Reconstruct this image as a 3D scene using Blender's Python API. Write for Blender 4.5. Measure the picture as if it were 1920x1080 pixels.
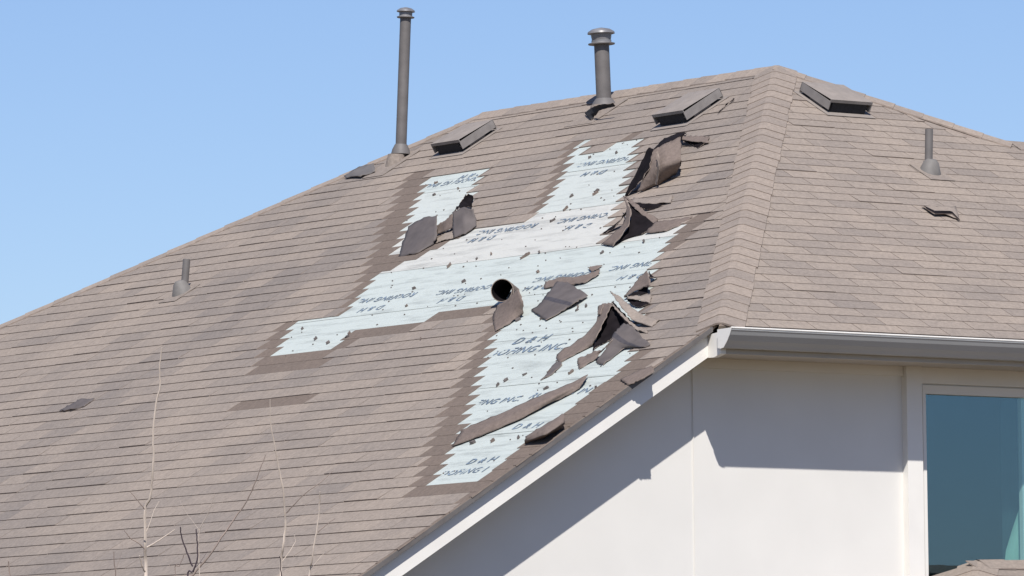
import bpy, bmesh, math, random
from mathutils import Vector, Matrix, noise
random.seed(7)
for o in list(bpy.data.objects): bpy.data.objects.remove(o)
SC = bpy.context.scene
COL = SC.collection

# ------------------------------------------------------------------ camera, sky, sun, exposure
PITCH, ROLL, FPX = 0.0824294, -0.0108442, 12107.2
CAMZ = 1.6
cam = bpy.data.cameras.new('camera'); co = bpy.data.objects.new('camera', cam); COL.objects.link(co)
cam.sensor_width = 36; cam.lens = FPX / 1920 * 36; cam.clip_start = .5; cam.clip_end = 6000
co.matrix_world = Matrix.Translation((0, 0, CAMZ)) @ Matrix.Rotation(math.pi/2 + PITCH, 4, 'X') @ Matrix.Rotation(ROLL, 4, 'Z')
SC.camera = co
SUN_EL, SUN_AZ = math.radians(49.4), math.radians(178.2)
w = bpy.data.worlds.new('World'); SC.world = w; w.use_nodes = True
nt = w.node_tree; bg = nt.nodes['Background']
sky = nt.nodes.new('ShaderNodeTexSky'); sky.sky_type = 'NISHITA'; sky.sun_disc = False
sky.sun_elevation = SUN_EL; sky.sun_rotation = SUN_AZ
sky.altitude = 300; sky.air_density = 1.0; sky.dust_density = 0.3; sky.ozone_density = 3.0
tn = nt.nodes.new('ShaderNodeVectorMath'); tn.operation = 'MULTIPLY'; tn.inputs[1].default_value = (.97, 1.02, 1.24)   # clear deep-blue winter air
nt.links.new(sky.outputs[0], tn.inputs[0]); nt.links.new(tn.outputs[0], bg.inputs[0]); bg.inputs[1].default_value = .072
sl = bpy.data.lights.new('sun', 'SUN'); sl.energy = 4.7; sl.angle = math.radians(.5); sl.color = (1, .955, .90)
so = bpy.data.objects.new('sun', sl); COL.objects.link(so)
sd = Vector((math.sin(SUN_AZ)*math.cos(SUN_EL), math.cos(SUN_AZ)*math.cos(SUN_EL), math.sin(SUN_EL)))
so.rotation_euler = sd.to_track_quat('Z', 'Y').to_euler(); so.location = sd*60
SC.view_settings.view_transform = 'Standard'; SC.view_settings.look = 'None'
SC.view_settings.exposure = 0.35; SC.view_settings.gamma = 1

# ------------------------------------------------------------------ house frame
# local axes: U along the front wall, V into the house, Z up.  Roof corner at (0,0,ZC)
CX, CY = 1.293984, 40.303258
ZC = 3.077805 + CAMZ
PHI = math.pi/2 - 0.9348184
TA, TB = .591373, .543900            # slopes of the side face and the front face
UP = 3.878835; VP = UP*TA/TB; ZR = UP*TA  # ridge peak
LR = 3.52589                              # ridge length
uW = Vector((math.cos(PHI), math.sin(PHI), 0)); vW = Vector((-math.sin(PHI), math.cos(PHI), 0))
CW = Vector((CX, CY, ZC))
CA = math.sqrt(1+TA*TA); CB = math.sqrt(1+TB*TB)
NA = Vector((-TA, 0, 1))/CA; NB = Vector((0, -TB, 1))/CB
EXA, EXB = .143, .125

def sight(px, py):
    c, s = math.cos(ROLL), math.sin(ROLL); dx, dy = px-960, py-540
    X = (c*dx+s*dy)/FPX; Z = -(-s*dx+c*dy)/FPX
    return Vector((X, math.cos(PITCH)-Z*math.sin(PITCH), math.sin(PITCH)+Z*math.cos(PITCH)))
def toloc(X):
    d = X-CW; return Vector((d.dot(uW), d.dot(vW), X.z))
def onA(px, py, h=0.0):
    r = sight(px, py); o = Vector((0, 0, CAMZ))
    g = lambda X: X.z - TA*X.dot(uW)
    return toloc(o + r*((g(CW)-g(o)+h*CA)/g(r)))
def onB(px, py, h=0.0):
    r = sight(px, py); o = Vector((0, 0, CAMZ))
    g = lambda X: X.z - TB*X.dot(vW)
    return toloc(o + r*((g(CW)-g(o)+h*CB)/g(r)))
def onV(px, py, V):
    r = sight(px, py); return toloc(Vector((0, 0, CAMZ)) + r*((CW.dot(vW)+V)/r.dot(vW)))
def uv(px, py):
    p = onA(px, py); return (p.x, p.y)
def A3(U, V, h=0): return Vector((U, V, ZC+TA*U)) + NA*h
def B3(U, V, h=0): return Vector((U, V, ZC+TB*V)) + NB*h

# ------------------------------------------------------------------ materials
def newmat(name):
    m = bpy.data.materials.new(name); m.use_nodes = True
    return m, m.node_tree, m.node_tree.nodes['Principled BSDF']
def simple(name, col, rough=.7, var=.12, scale=8, bump=0.0, bscale=60, metal=0, spec=.4):
    m, t, b = newmat(name)
    n = t.nodes.new('ShaderNodeTexNoise'); n.inputs['Scale'].default_value = scale; n.inputs['Detail'].default_value = 6
    tc = t.nodes.new('ShaderNodeTexCoord'); t.links.new(tc.outputs['Object'], n.inputs['Vector'])
    r = t.nodes.new('ShaderNodeMapRange'); r.inputs[1].default_value = .3; r.inputs[2].default_value = .7
    r.inputs[3].default_value = 1-var; r.inputs[4].default_value = 1+var
    t.links.new(n.outputs[0], r.inputs[0])
    v = t.nodes.new('ShaderNodeVectorMath'); v.operation = 'SCALE'; v.inputs[0].default_value = col
    t.links.new(r.outputs[0], v.inputs['Scale']); t.links.new(v.outputs[0], b.inputs['Base Color'])
    b.inputs['Roughness'].default_value = rough; b.inputs['Metallic'].default_value = metal
    b.inputs['Specular IOR Level'].default_value = spec
    if bump:
        n2 = t.nodes.new('ShaderNodeTexNoise'); n2.inputs['Scale'].default_value = bscale; n2.inputs['Detail'].default_value = 4
        t.links.new(tc.outputs['Object'], n2.inputs['Vector'])
        bp = t.nodes.new('ShaderNodeBump'); bp.inputs['Strength'].default_value = bump; bp.inputs['Distance'].default_value = .01
        t.links.new(n2.outputs[0], bp.inputs['Height']); t.links.new(bp.outputs[0], b.inputs['Normal'])
    return m
def shingle_mat(name, c1, c2, tonevar=1.0):
    """granule shingle: per-tab tone attribute, broad weathering, fine granules"""
    m, t, b = newmat(name); L = t.links.new; b.inputs['Specular IOR Level'].default_value = .25
    tc = t.nodes.new('ShaderNodeTexCoord')
    at = t.nodes.new('ShaderNodeAttribute'); at.attribute_name = 'tone'
    big = t.nodes.new('ShaderNodeTexNoise'); big.inputs['Scale'].default_value = 1.6; big.inputs['Detail'].default_value = 5; big.inputs['Roughness'].default_value = .65
    L(tc.outputs['Object'], big.inputs['Vector'])
    fine = t.nodes.new('ShaderNodeTexNoise'); fine.inputs['Scale'].default_value = 38; fine.inputs['Detail'].default_value = 5; fine.inputs['Roughness'].default_value = .8
    L(tc.outputs['Object'], fine.inputs['Vector'])
    mx = t.nodes.new('ShaderNodeMix'); mx.data_type = 'RGBA'
    mx.inputs[6].default_value = (*c1, 1); mx.inputs[7].default_value = (*c2, 1)
    r0 = t.nodes.new('ShaderNodeMapRange'); r0.inputs[1].default_value = .3; r0.inputs[2].default_value = .7; L(big.outputs[0], r0.inputs[0])
    a0 = t.nodes.new('ShaderNodeMath'); a0.operation = 'MULTIPLY_ADD'; a0.inputs[1].default_value = .45; L(r0.outputs[0], a0.inputs[0])
    a1 = t.nodes.new('ShaderNodeMath'); a1.operation = 'MULTIPLY'; a1.inputs[1].default_value = .55*tonevar; L(at.outputs['Fac'], a1.inputs[0]); L(a1.outputs[0], a0.inputs[2])
    L(a0.outputs[0], mx.inputs[0])
    rf = t.nodes.new('ShaderNodeMapRange'); rf.inputs[1].default_value = .25; rf.inputs[2].default_value = .75; rf.inputs[3].default_value = .72; rf.inputs[4].default_value = 1.28
    L(fine.outputs[0], rf.inputs[0])
    v = t.nodes.new('ShaderNodeVectorMath'); v.operation = 'SCALE'; L(mx.outputs[2], v.inputs[0]); L(rf.outputs[0], v.inputs['Scale'])
    L(v.outputs[0], b.inputs['Base Color']); b.inputs['Roughness'].default_value = .92; b.inputs['Specular IOR Level'].default_value = .25
    n2 = t.nodes.new('ShaderNodeTexNoise'); n2.inputs['Scale'].default_value = 16; n2.inputs['Detail'].default_value = 7
    L(tc.outputs['Object'], n2.inputs['Vector'])
    bp = t.nodes.new('ShaderNodeBump'); bp.inputs['Strength'].default_value = .35; bp.inputs['Distance'].default_value = .02
    L(n2.outputs[0], bp.inputs['Height']); L(bp.outputs[0], b.inputs['Normal'])
    return m
M_SH = shingle_mat('weathered_shingle', (.282, .234, .194), (.180, .156, .140))
M_CAP = shingle_mat('cap_shingle', (.290, .239, .198), (.206, .175, .153))
M_BR = shingle_mat('unfaded_shingle', (.158, .124, .102), (.135, .108, .090))
M_FL = shingle_mat('torn_shingle_face', (.175, .138, .118), (.130, .103, .090))
M_EDGE = simple('shingle_cut_edge', (.225, .182, .153), .9, .2, 20)
M_BACK = simple('shingle_underside', (.098, .084, .080), .75, .15, 12, .1)
M_STRIP = simple('tar_sealant_strip', (.062, .056, .060), .6, .2, 30)
M_DARK = simple('underside_hollow_shade', (.012, .010, .0115), .95, .3, 12, spec=.05)  # near-black: shade of undersides and hollows put into the colour
M_WALL = simple('painted_wall_panel', (.665, .650, .612), .75, .02, 3, .05, 180)
M_TRIM = simple('white_trim_paint', (.72, .70, .655), .5, .03, 4)
M_GUT = simple('shaded_gutter_enamel', (.36, .365, .36), .35, .04, 2, spec=.5)  # white gutter greyed: shade of its face put into the colour
M_SOFF = simple('soffit_paint_and_fascia_shade', (.42, .385, .335), .8, .05, 4)
M_VENT = simple('painted_vent_metal', (.135, .125, .120), .6, .1, 10, .08, 30)
M_SKIRT = simple('grey_vent_skirt', (.20, .185, .175), .6, .15, 12)
M_VTOP = simple('pale_vent_top', (.235, .205, .182), .75, .1, 14, .1, 30)  # lighter, warmer tone for hood tops and flanges
M_PIPE = simple('painted_pipe', (.125, .115, .110), .6, .15, 9, .08, 30)
M_GALV = simple('galvanised_cap', (.17, .165, .165), .4, .2, 20, metal=.0, spec=.8)
M_BOOT = simple('grey_pipe_boot', (.165, .155, .145), .7, .15, 12)
M_SCR = simple('vent_screen', (.022, .022, .025), .9, .2, 40)
M_INK = simple('blue_grey_ink', (.135, .180, .235), .8, .5, 30)
M_DECK = simple('roof_deck', (.25, .2, .15), .9, .2, 6)
M_BARK = simple('twig_bark', (.30, .235, .20), .8, .35, 6)
M_BARKD = simple('dark_twig_bark', (.075, .055, .065), .8, .3, 6)
M_SILV = simple('pale_twig_bark', (.52, .44, .37), .7, .25, 6)
M_GRASS = simple('lawn', (.095, .066, .028), .95, .4, .6, .5, 8)
M_SUNPATCH = simple('sunlit_curtain_patch', (.38, .48, .40), .9, .06, 5)  # sun falling on the sheer, painted as a paler green
M_SHEER = simple('shaded_sheer_curtain', (.018, .034, .040), .95, .06, 5)  # dim colour carries the shade on the sheer
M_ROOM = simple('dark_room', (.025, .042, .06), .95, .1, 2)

# underlayment: pale coated fabric, creases with their shade put into the colour
def under_mat():
    m, t, b = newmat('pale_underlayment'); L = t.links.new
    tc = t.nodes.new('ShaderNodeTexCoord'); at = t.nodes.new('ShaderNodeAttribute'); at.attribute_name = 'tone'
    mp = t.nodes.new('ShaderNodeMapping'); mp.inputs['Scale'].default_value = (8, .9, 8); L(tc.outputs['Object'], mp.inputs[0])
    n = t.nodes.new('ShaderNodeTexNoise'); n.inputs['Scale'].default_value = 2.2; n.inputs['Detail'].default_value = 8; n.inputs['Roughness'].default_value = .7; L(mp.outputs[0], n.inputs['Vector'])
    mx = t.nodes.new('ShaderNodeMix'); mx.data_type = 'RGBA'; mx.inputs[6].default_value = (.440, .482, .455, 1); mx.inputs[7].default_value = (.500, .485, .445, 1)
    L(at.outputs['Fac'], mx.inputs[0])
    cr = t.nodes.new('ShaderNodeMapRange'); cr.inputs[1].default_value = .32; cr.inputs[2].default_value = .5; cr.inputs[3].default_value = .72; cr.inputs[4].default_value = 1.04; L(n.outputs[0], cr.inputs[0])
    v = t.nodes.new('ShaderNodeVectorMath'); v.operation = 'SCALE'; L(mx.outputs[2], v.inputs[0]); L(cr.outputs[0], v.inputs['Scale'])
    L(v.outputs[0], b.inputs['Base Color']); b.inputs['Roughness'].default_value = .6
    bp = t.nodes.new('ShaderNodeBump'); bp.inputs['Strength'].default_value = .9; bp.inputs['Distance'].default_value = .02
    L(n.outputs[0], bp.inputs['Height']); L(bp.outputs[0], b.inputs['Normal'])
    return m
M_UND = under_mat()
def glass_mat():
    m, t, b = newmat('window_glass'); L = t.links.new
    out = [n for n in t.nodes if n.type == 'OUTPUT_MATERIAL'][0]
    tr = t.nodes.new('ShaderNodeBsdfTransparent'); tr.inputs[0].default_value = (.80, .93, .92, 1)
    gl = t.nodes.new('ShaderNodeBsdfGlossy'); gl.inputs['Color'].default_value = (.60, .80, .95, 1); gl.inputs['Roughness'].default_value = .03
    mx = t.nodes.new('ShaderNodeMixShader'); mx.inputs[0].default_value = .16
    L(tr.outputs[0], mx.inputs[1]); L(gl.outputs[0], mx.inputs[2]); L(mx.outputs[0], out.inputs['Surface'])
    return m
M_GLASS = glass_mat()

# ------------------------------------------------------------------ mesh helpers
def mkobj(name, verts, faces, mats, parent=None, fm=None, tone=None, smooth=False, label=None):
    me = bpy.data.meshes.new(name); me.from_pydata([tuple(v) for v in verts], [], faces)
    if not isinstance(mats, (list, tuple)): mats = [mats]
    for m in mats: me.materials.append(m)
    if fm: me.polygons.foreach_set('material_index', fm)
    if tone is not None:
        a = me.attributes.new('tone', 'FLOAT', 'FACE'); a.data.foreach_set('value', tone)
    if smooth: me.polygons.foreach_set('use_smooth', [True]*len(me.polygons))
    me.update()
    o = bpy.data.objects.new(name, me); COL.objects.link(o)
    if parent is not None: o.parent = parent
    if label: o['label'] = label
    return o
class MB:
    def __init__(s): s.v = []; s.f = []; s.m = []; s.t = []
    def add(s, vs, fs, m=0, t=.5):
        b = len(s.v); s.v += [Vector(v) for v in vs]
        for f in fs: s.f.append([b+i for i in f]); s.m.append(m); s.t.append(t)
    def hexa(s, p, m=0, t=.5, side=None):   # p: 4 bottom, 4 top (ccw from above)
        b = len(s.v); s.v += [Vector(v) for v in p]; sm = m if side is None else side
        for f, mm in (((3, 2, 1, 0), sm), ((4, 5, 6, 7), m), ((0, 1, 5, 4), sm), ((1, 2, 6, 5), sm), ((2, 3, 7, 6), sm), ((3, 0, 4, 7), sm)):
            s.f.append([b+i for i in f]); s.m.append(mm); s.t.append(t)
    def box(s, x0, y0, z0, x1, y1, z1, m=0, t=.5):
        s.hexa([(x0, y0, z0), (x1, y0, z0), (x1, y1, z0), (x0, y1, z0), (x0, y0, z1), (x1, y0, z1), (x1, y1, z1), (x0, y1, z1)], m, t)
    def prism(s, poly, ax, a0, a1, m=0, t=.5):
        """poly: list of 3-vectors; extruded by vector ax*(a0..a1)"""
        n = len(poly); b = len(s.v); ax = Vector(ax)
        s.v += [Vector(p)+ax*a0 for p in poly] + [Vector(p)+ax*a1 for p in poly]
        s.f.append([b+i for i in range(n)][::-1]); s.m.append(m); s.t.append(t)
        s.f.append([b+n+i for i in range(n)]); s.m.append(m); s.t.append(t)
        for i in range(n):
            j = (i+1) % n; s.f.append([b+i, b+j, b+n+j, b+n+i]); s.m.append(m); s.t.append(t)
    def lathe(s, base, axis, prof, n=20, m=0, t=.5, cap=True):
        """prof: list of (radius, dist along axis)"""
        axis = Vector(axis).normalized(); q = axis.orthogonal().normalized(); r = axis.cross(q)
        b = len(s.v)
        for (rad, d) in prof:
            for i in range(n):
                a = 2*math.pi*i/n; s.v.append(Vector(base)+axis*d+(q*math.cos(a)+r*math.sin(a))*rad)
        for k in range(len(prof)-1):
            for i in range(n):
                j = (i+1) % n; s.f.append([b+k*n+i, b+k*n+j, b+(k+1)*n+j, b+(k+1)*n+i]); s.m.append(m); s.t.append(t)
        if cap:
            s.f.append([b+i for i in range(n)][::-1]); s.m.append(m); s.t.append(t)
            s.f.append([b+(len(prof)-1)*n+i for i in range(n)]); s.m.append(m); s.t.append(t)
    def tube(s, pts, rads, n=7, m=0, t=.5):
        b = len(s.v); K = len(pts); pts = [Vector(p) for p in pts]
        for k, p in enumerate(pts):
            d = (pts[min(k+1, K-1)]-pts[max(k-1, 0)]).normalized(); q = d.cross(Vector((.31, .9, .2))).normalized(); r = d.cross(q)
            for i in range(n):
                a = 2*math.pi*i/n; s.v.append(p+(q*math.cos(a)+r*math.sin(a))*rads[k])
        for k in range(K-1):
            for i in range(n):
                j = (i+1) % n; s.f.append([b+k*n+i, b+k*n+j, b+(k+1)*n+j, b+(k+1)*n+i]); s.m.append(m); s.t.append(t)
        for e in (0, K-1):
            s.f.append([b+e*n+i for i in range(n)]); s.m.append(m); s.t.append(t)
    def build(s, name, mats, parent=None, smooth=False, label=None):
        o = mkobj(name, s.v, s.f, mats, parent, s.m, s.t, False, label)
        if smooth:
            bm = bmesh.new(); bm.from_mesh(o.data); bmesh.ops.recalc_face_normals(bm, faces=bm.faces)
            for f in bm.faces: f.smooth = True
            for e in bm.edges:
                if len(e.link_faces) == 2 and e.calc_face_angle(0) > .7: e.smooth = False
            bm.to_mesh(o.data); bm.free()
        return o
def recalc(o):
    bm = bmesh.new(); bm.from_mesh(o.data); bmesh.ops.recalc_face_normals(bm, faces=bm.faces); bm.to_mesh(o.data); bm.free()
def tag(o, label, cat, group=None, kind=None):
    if label: o['label'] = label
    if cat: o['category'] = cat
    if group: o['group'] = group
    if kind: o['kind'] = kind

# ------------------------------------------------------------------ setting
g = 900
gr = mkobj('ground', [(-g, -200, 0), (g, -200, 0), (g, 1600, 0), (-g, 1600, 0)], [(0, 1, 2, 3)], M_GRASS); gr['kind'] = 'structure'

house = bpy.data.objects.new('house', None); COL.objects.link(house)
house.location = (CX, CY, 0); house.rotation_euler = (0, 0, PHI)
tag(house, 'house with a hail and wind torn brown shingle roof, white walls and white gutter', 'house')

# ---- roof faces (deck) -----------------------------------------------------
UE = -3.3                     # lower eave of the side face
k = TA/TB
VB = VP+LR                    # back end of ridge
UR = 2*UP
VED = .062
def VminA(U): return VED if U < VED/k else U*k
def VmaxA(U): return VB+(UP-U)*k
UW, VW = 5.1491, 3.1374       # where the front wing ridge meets the hip
UEND = 11.5
deckA = MB()
polyA = [A3(UE, VED), A3(VED/k, VED), A3(UP, VP), A3(UP, VB), A3(UE, VmaxA(UE))]
deckA.prism(polyA, NA, -.016, 0)
roofA = deckA.build('side_roof_slope', [M_DECK], house)
deckB = MB()
polyB = [B3(0, 0), B3(UEND, 0), B3(UEND, VW), B3(UW, VW), B3(UP, VP)]
deckB.prism(polyB, NB, -.035, -.001)
roofB = deckB.build('front_roof_slope', [M_DECK], house)
bk = MB()
z0 = ZC+TA*UE
bk.add([A3(UP, VP), A3(UP, VB), (UR-UE, VmaxA(UE), z0), (UR-UE, VP-(UR-UE-UP)*k+6, z0)], [(0, 1, 2, 3)])
bk.add([A3(UP, VB), A3(UE, VmaxA(UE)), (UR-UE, VmaxA(UE), z0)], [(0, 1, 2)])
bk.add([B3(UW-1.2, VW), B3(UEND, VW), (UEND, 2*VW, ZC), (UW-1.2, 2*VW, ZC)], [(0, 1, 2, 3)])
bk.build('rear_roof_slope', [M_SH], house)

# ---- damage outlines (as they lie on the side slope) -----------------------
H0 = [(545,610),(640,597),(708,517),(775,487),(880,437),(1000,408),(1030,378),(1082,276),(1096,261),(1113,256),(1102,271),(1097,287),(1136,284),(1152,270),(1198,260),(1188,300),(1172,350),(1150,400),(1128,455),(1185,438),(1297,413),(1245,462),(1224,512),(1215,545),(1205,580),(1195,620),(1190,655),(1172,690),(1060,775),(890,907),(808,914),(862,822),(893,730),(925,640),(945,600),(935,572),(835,582),(795,605),(660,620),(628,655),(508,677)]
H1 = [(805,327),(915,312),(893,350),(878,385),(850,430),(800,455),(735,485),(768,400)]
DD = [
 [(1087,260),(1066,268),(1042,320),(1012,375),(998,409),(1032,380)],
 [(805,325),(768,330),(742,372),(715,430),(690,500),(640,592),(650,600),(710,519),(777,489),(882,439),(862,432),(850,428),(800,455),(735,485),(768,400)],
 [(547,608),(526,612),(498,645),(474,700),(560,690),(612,682),(630,655),(508,677)],
 [(628,657),(660,618),(797,603),(765,626),(668,640)],
 [(793,607),(835,580),(935,570),(915,588),(860,600)],
 [(947,598),(925,592),(880,680),(835,770),(790,880),(765,935),(870,930),(925,900),(892,905),(808,914),(862,822),(893,730),(925,640)],
 [(1192,655),(1178,685),(1060,773),(888,905),(860,955),(1000,870),(1110,785),(1240,690)],
 [(1297,411),(1335,406),(1300,440),(1268,475),(1243,465)],
 [(448,752),(600,737),(585,755),(440,768)],
 [(1165,262),(1195,250),(1210,262),(1195,285)],
]
P_H = [[uv(*p) for p in H0], [uv(*p) for p in H1]]
P_D = [[uv(*p) for p in d] for d in DD]
def spans(polys, U):
    out = []
    for poly in polys:
        xs = []
        for i in range(len(poly)):
            (u0, v0), (u1, v1) = poly[i], poly[(i+1) % len(poly)]
            if (u0 <= U) != (u1 <= U): xs.append(v0+(U-u0)/(u1-u0)*(v1-v0))
        xs.sort(); out += [(xs[i], xs[i+1]) for i in range(0, len(xs)-1, 2)]
    out.sort(); r = []
    for s in out:
        if r and s[0] <= r[-1][1]+.03: r[-1] = (r[-1][0], max(r[-1][1], s[1]))
        else: r.append(s)
    return r
def cut(a, b, holes):
    segs = [(a, b)]
    for h0, h1 in holes:
        n = []
        for s0, s1 in segs:
            if h1 <= s0 or h0 >= s1: n.append((s0, s1)); continue
            if h0 > s0: n.append((s0, h0))
            if h1 < s1: n.append((h1, s1))
        segs = n
    return [s for s in segs if s[1]-s[0] > .012]

# ---- shingle courses ------------------------------------------------------
TW = .37
mA = MB(); bcell = []
rowsA = int((UP-UE)*CA/EXA)+1
rnd = random.Random(3); rj = random.Random(21)
def wob(a, b, sc=.9): return noise.noise(Vector((a*sc, b*sc, 3.1)))
for r in range(rowsA):
    U0 = UE + r*EXA/CA; U1 = min(UE+(r+1)*EXA/CA, UP-.001); Um = (U0+U1)/2
    va, vb = VminA(Um), VmaxA(Um)
    hs = spans(P_H, Um); ds = spans(P_H+P_D, Um)
    hs = [(p+rj.uniform(-.022, .022), q+rj.uniform(-.025, .025)) for p, q in hs]
    ds = [(p+rj.uniform(-.05, .03), q+rj.uniform(-.03, .03)) for p, q in ds]
    j = rnd.uniform(-.02, .02)
    def lim(V, U, top):    # keep cells inside the hips
        return min(max(V, VminA(U)), VmaxA(U))
    off = (r % 2)*TW*.5 + rnd.uniform(-.05, .05) - r*.02
    x = va - TW + (off % TW)
    prev = rnd.random()
    while x < vb:
        x1 = x + TW*rnd.choice((.6, .9, 1, 1, 1.15, 1.4))
        a_, b_ = max(x, va), min(x1, vb); x = x1
        if b_-a_ < .02: continue
        tone = rnd.random()**1.6
        if rnd.random() < .25: tone = prev
        tone = min(1.2, max(0, tone*.50 + 1.05*wob(Um*.30, a_+Um*.16, 1.55)+.5*wob(Um*2.2, a_*1.2, 2.0)+.25)); prev = tone
        lift = .0022*rnd.random() + (.004*rnd.random() if rnd.random() < .12 else 0) 
        gj = rj.choice((.001, .002, .004, .006))
        for s0, s1 in cut(a_, b_, ds):
            g0 = gj if s0 == a_ else 0
            w0 = .006*wob(U0, s0, 1.3)+.0; w1 = .006*wob(U0, s1, 1.3)
            hb = .0076+.0030*rj.random()+lift; ht = .005
            p = [(U0, s0+g0), (U1, s0+g0), (U1, s1), (U0, s1)]
            q = [(U0+w0-.004*(rnd.random()), lim(s0+g0, U0, 0)), (U1+.004, lim(s0+g0, U1, 1)), (U1+.004, lim(s1, U1, 1)), (U0+w1-.003*rnd.random(), lim(s1, U0, 0))]
            mA.hexa([A3(*q[0], .0008), A3(*q[1], .0008), A3(*q[2], .0008), A3(*q[3], .0008),
                     A3(*q[0], hb), A3(*q[1], ht), A3(*q[2], ht), A3(*q[3], hb)], 0, tone, 1)
    for d0, d1 in ds:      # unfaded shingles left bare where the course above has gone
        for s0, s1 in cut(max(d0-.03, va), min(d1+.03, vb), hs):
            c = s0
            while c < s1-.01:
                e = min(s1, c+.33) if s1-c > .45 else s1
                gg = .0
                q = [(U0-.002, c), (U1+.003, c), (U1+.003, e-gg), (U0-.002, e-gg)]
                bcell.append((r, c, e, q, rnd.random()))
                c = e
oA = mA.build('faded_shingles', [M_SH, M_EDGE], roofA, label='faded brown shingle courses on the side slope')
par = list(range(len(bcell)))
def root(i):
    while par[i] != i: i = par[i]
    return i
for i in range(len(bcell)):
    for j in range(i+1, len(bcell)):
        A_, B_ = bcell[i], bcell[j]
        if B_[0]-A_[0] > 1: break
        if min(A_[2], B_[2]) - max(A_[1], B_[1]) > -.002: par[root(i)] = root(j)
grp = {}
for i, c in enumerate(bcell): grp.setdefault(root(i), []).append(c)
for cells in grp.values():
    if len(cells) < 2 and cells[0][2]-cells[0][1] < .06: continue
    m = MB()
    for (r, c, e, q, t_) in cells:
        m.hexa([A3(*v, .0006) for v in q]+[A3(*q[0], .0062), A3(*q[1], .0046), A3(*q[2], .0046), A3(*q[3], .0062)], 0, t_, 0)
    m.build('unfaded_shingles', [M_BR, M_EDGE], roofA, label='darker brown unfaded shingles bared where the top course tore off')

mB = MB(); rowsB = int(VP*CB/EXB)+1
for r in range(rowsB):
    V0 = r*EXB/CB; V1 = min((r+1)*EXB/CB, VP-.001)
    def ulo(V): return V/k
    def uhi(V): return UEND if V <= VW else UP+(VP-V)/k
    Vm = (V0+V1)/2
    x = ulo(Vm)-TW+(r % 2)*TW*.5-r*.012+rnd.uniform(-.015, .015)
    if V0 > VW and uhi(Vm)-ulo(Vm) < .03: continue
    while x < uhi(Vm):
        x1 = x+TW+rnd.uniform(-.015, .015)
        a_, b_ = max(x, ulo(Vm)), min(x1, uhi(Vm)); x = x1
        if b_-a_ < .02: continue
        tone = min(1, max(0, rnd.random()**1.8*.85+.3*wob(a_, Vm, 2.1)))
        lift = .001*rnd.random()+(.004 if rnd.random() < .04 else 0)
        hb = .0086+lift; ht = .005; gp = .0035
        c = lambda U, V: (min(max(U, ulo(V)), uhi(V)), V)
        q = [c(a_+gp, V0-.002*rnd.random()), c(b_-gp, V0-.002*rnd.random()), c(b_-gp, V1+.003), c(a_+gp, V1+.003)]
        mB.hexa([B3(*v, .0008) for v in q]+[B3(*q[0], hb), B3(*q[1], hb), B3(*q[2], ht), B3(*q[3], ht)], 0, tone, 1)
mB.build('faded_shingles', [M_SH, M_EDGE], roofB, label='faded brown shingle courses on the front slope')
# dark felt shows in the slots between tabs
mkobj('roofing_felt', [B3(0.01, .002, .002), B3(UEND, .002, .002), B3(UEND, VW, .002), B3(UW, VW, .002), B3(UP, VP, .002)], [(0, 1, 2, 3, 4)], M_EDGE, roofB)
# ---- hip and ridge caps ----------------------------------------------------
def caps(P0, P1, n1, n2, name, parent, half=.155, step=.165, zlift=.011, pivot=.006, label=None):
    """overlapping cap shingles from low end P0 to high end P1; n1,n2 face normals"""
    ax = (P1-P0); L = ax.length; ax.normalize()
    d1 = ax.cross(n1).normalized(); d2 = ax.cross(n2).normalized()
    if d1.dot(n2) > 0: d1 = -d1
    if d2.dot(n1) > 0: d2 = -d2
    up = (n1+n2).normalized(); m = MB(); n = int(L/step)
    st = L/n
    for i in range(n):
        t0 = i*st-.012*rnd.random()-.004; t1 = (i+1)*st+.01
        tone = rnd.random()**1.5; rows = []
        jl = rnd.uniform(-.006, .006); lf = .003*rnd.random()
        sec = []
        for (d, nn, sg) in ((d1, n1, 1), (d2, n2, -1)):
            sec.append((d, nn))
        def ring(t, h):
            c = P0+ax*t; pts = []
            for fr in (1, .55, .25, .1): pts.append(c+d1*(half+jl)*fr+n1*h*(1)+up*(0))
            pts.append(c+up*(h*.9-.004))
            for fr in (.1, .25, .55, 1): pts.append(c+d2*(half+jl)*fr+n2*h)
            return pts
        lo, hi = ring(t0, zlift+pivot+lf), ring(t1, zlift+.002)
        lo_b = [p-up*.013 for p in lo]; hi_b = [p-up*.006 for p in hi]
        K = len(lo); b = len(m.v); m.v += lo+hi+lo_b+hi_b
        for q in range(K-1):
            m.f.append([b+q, b+q+1, b+K+q+1, b+K+q]); m.m.append(0); m.t.append(tone)
            m.f.append([b+2*K+q, b+2*K+q+1, b+q+1, b+q]); m.m.append(1); m.t.append(tone)
            m.f.append([b+3*K+q, b+3*K+q+1, b+2*K+q+1, b+2*K+q]); m.m.append(1); m.t.append(tone)
        for q, s in ((0, 1), (K-1, -1)):
            m.f.append([b+q, b+K+q, b+3*K+q, b+2*K+q]); m.m.append(1); m.t.append(tone)
    o = m.build(name, [M_CAP, M_EDGE], parent, label=label); recalc(o)
    return o
NAo = Vector((TA, 0, 1)).normalized(); NBo = Vector((0, TB, 1)).normalized()
PK = A3(UP, VP); QK = A3(UP, VB)
caps(A3(0, 0)+Vector((.03, .03, .017)), PK, NA, NB, 'hip_cap', roofB, label='cap shingles down the front hip')
caps(QK, PK, NA, NAo, 'ridge_cap', roofA, .15, .2)
caps(A3(UE, VmaxA(UE)), QK, NA, NBo, 'hip_cap', roofA, .12, .24, label='cap shingles along the far left hip')
caps(B3(UW, VW), PK, NB, NAo, 'hip_cap', roofB, .13, .2, label='cap shingles along the right hip')
caps(B3(UEND, VW), B3(UW, VW), NB, NBo, 'ridge_cap', roofB, .13, .2)

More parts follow.
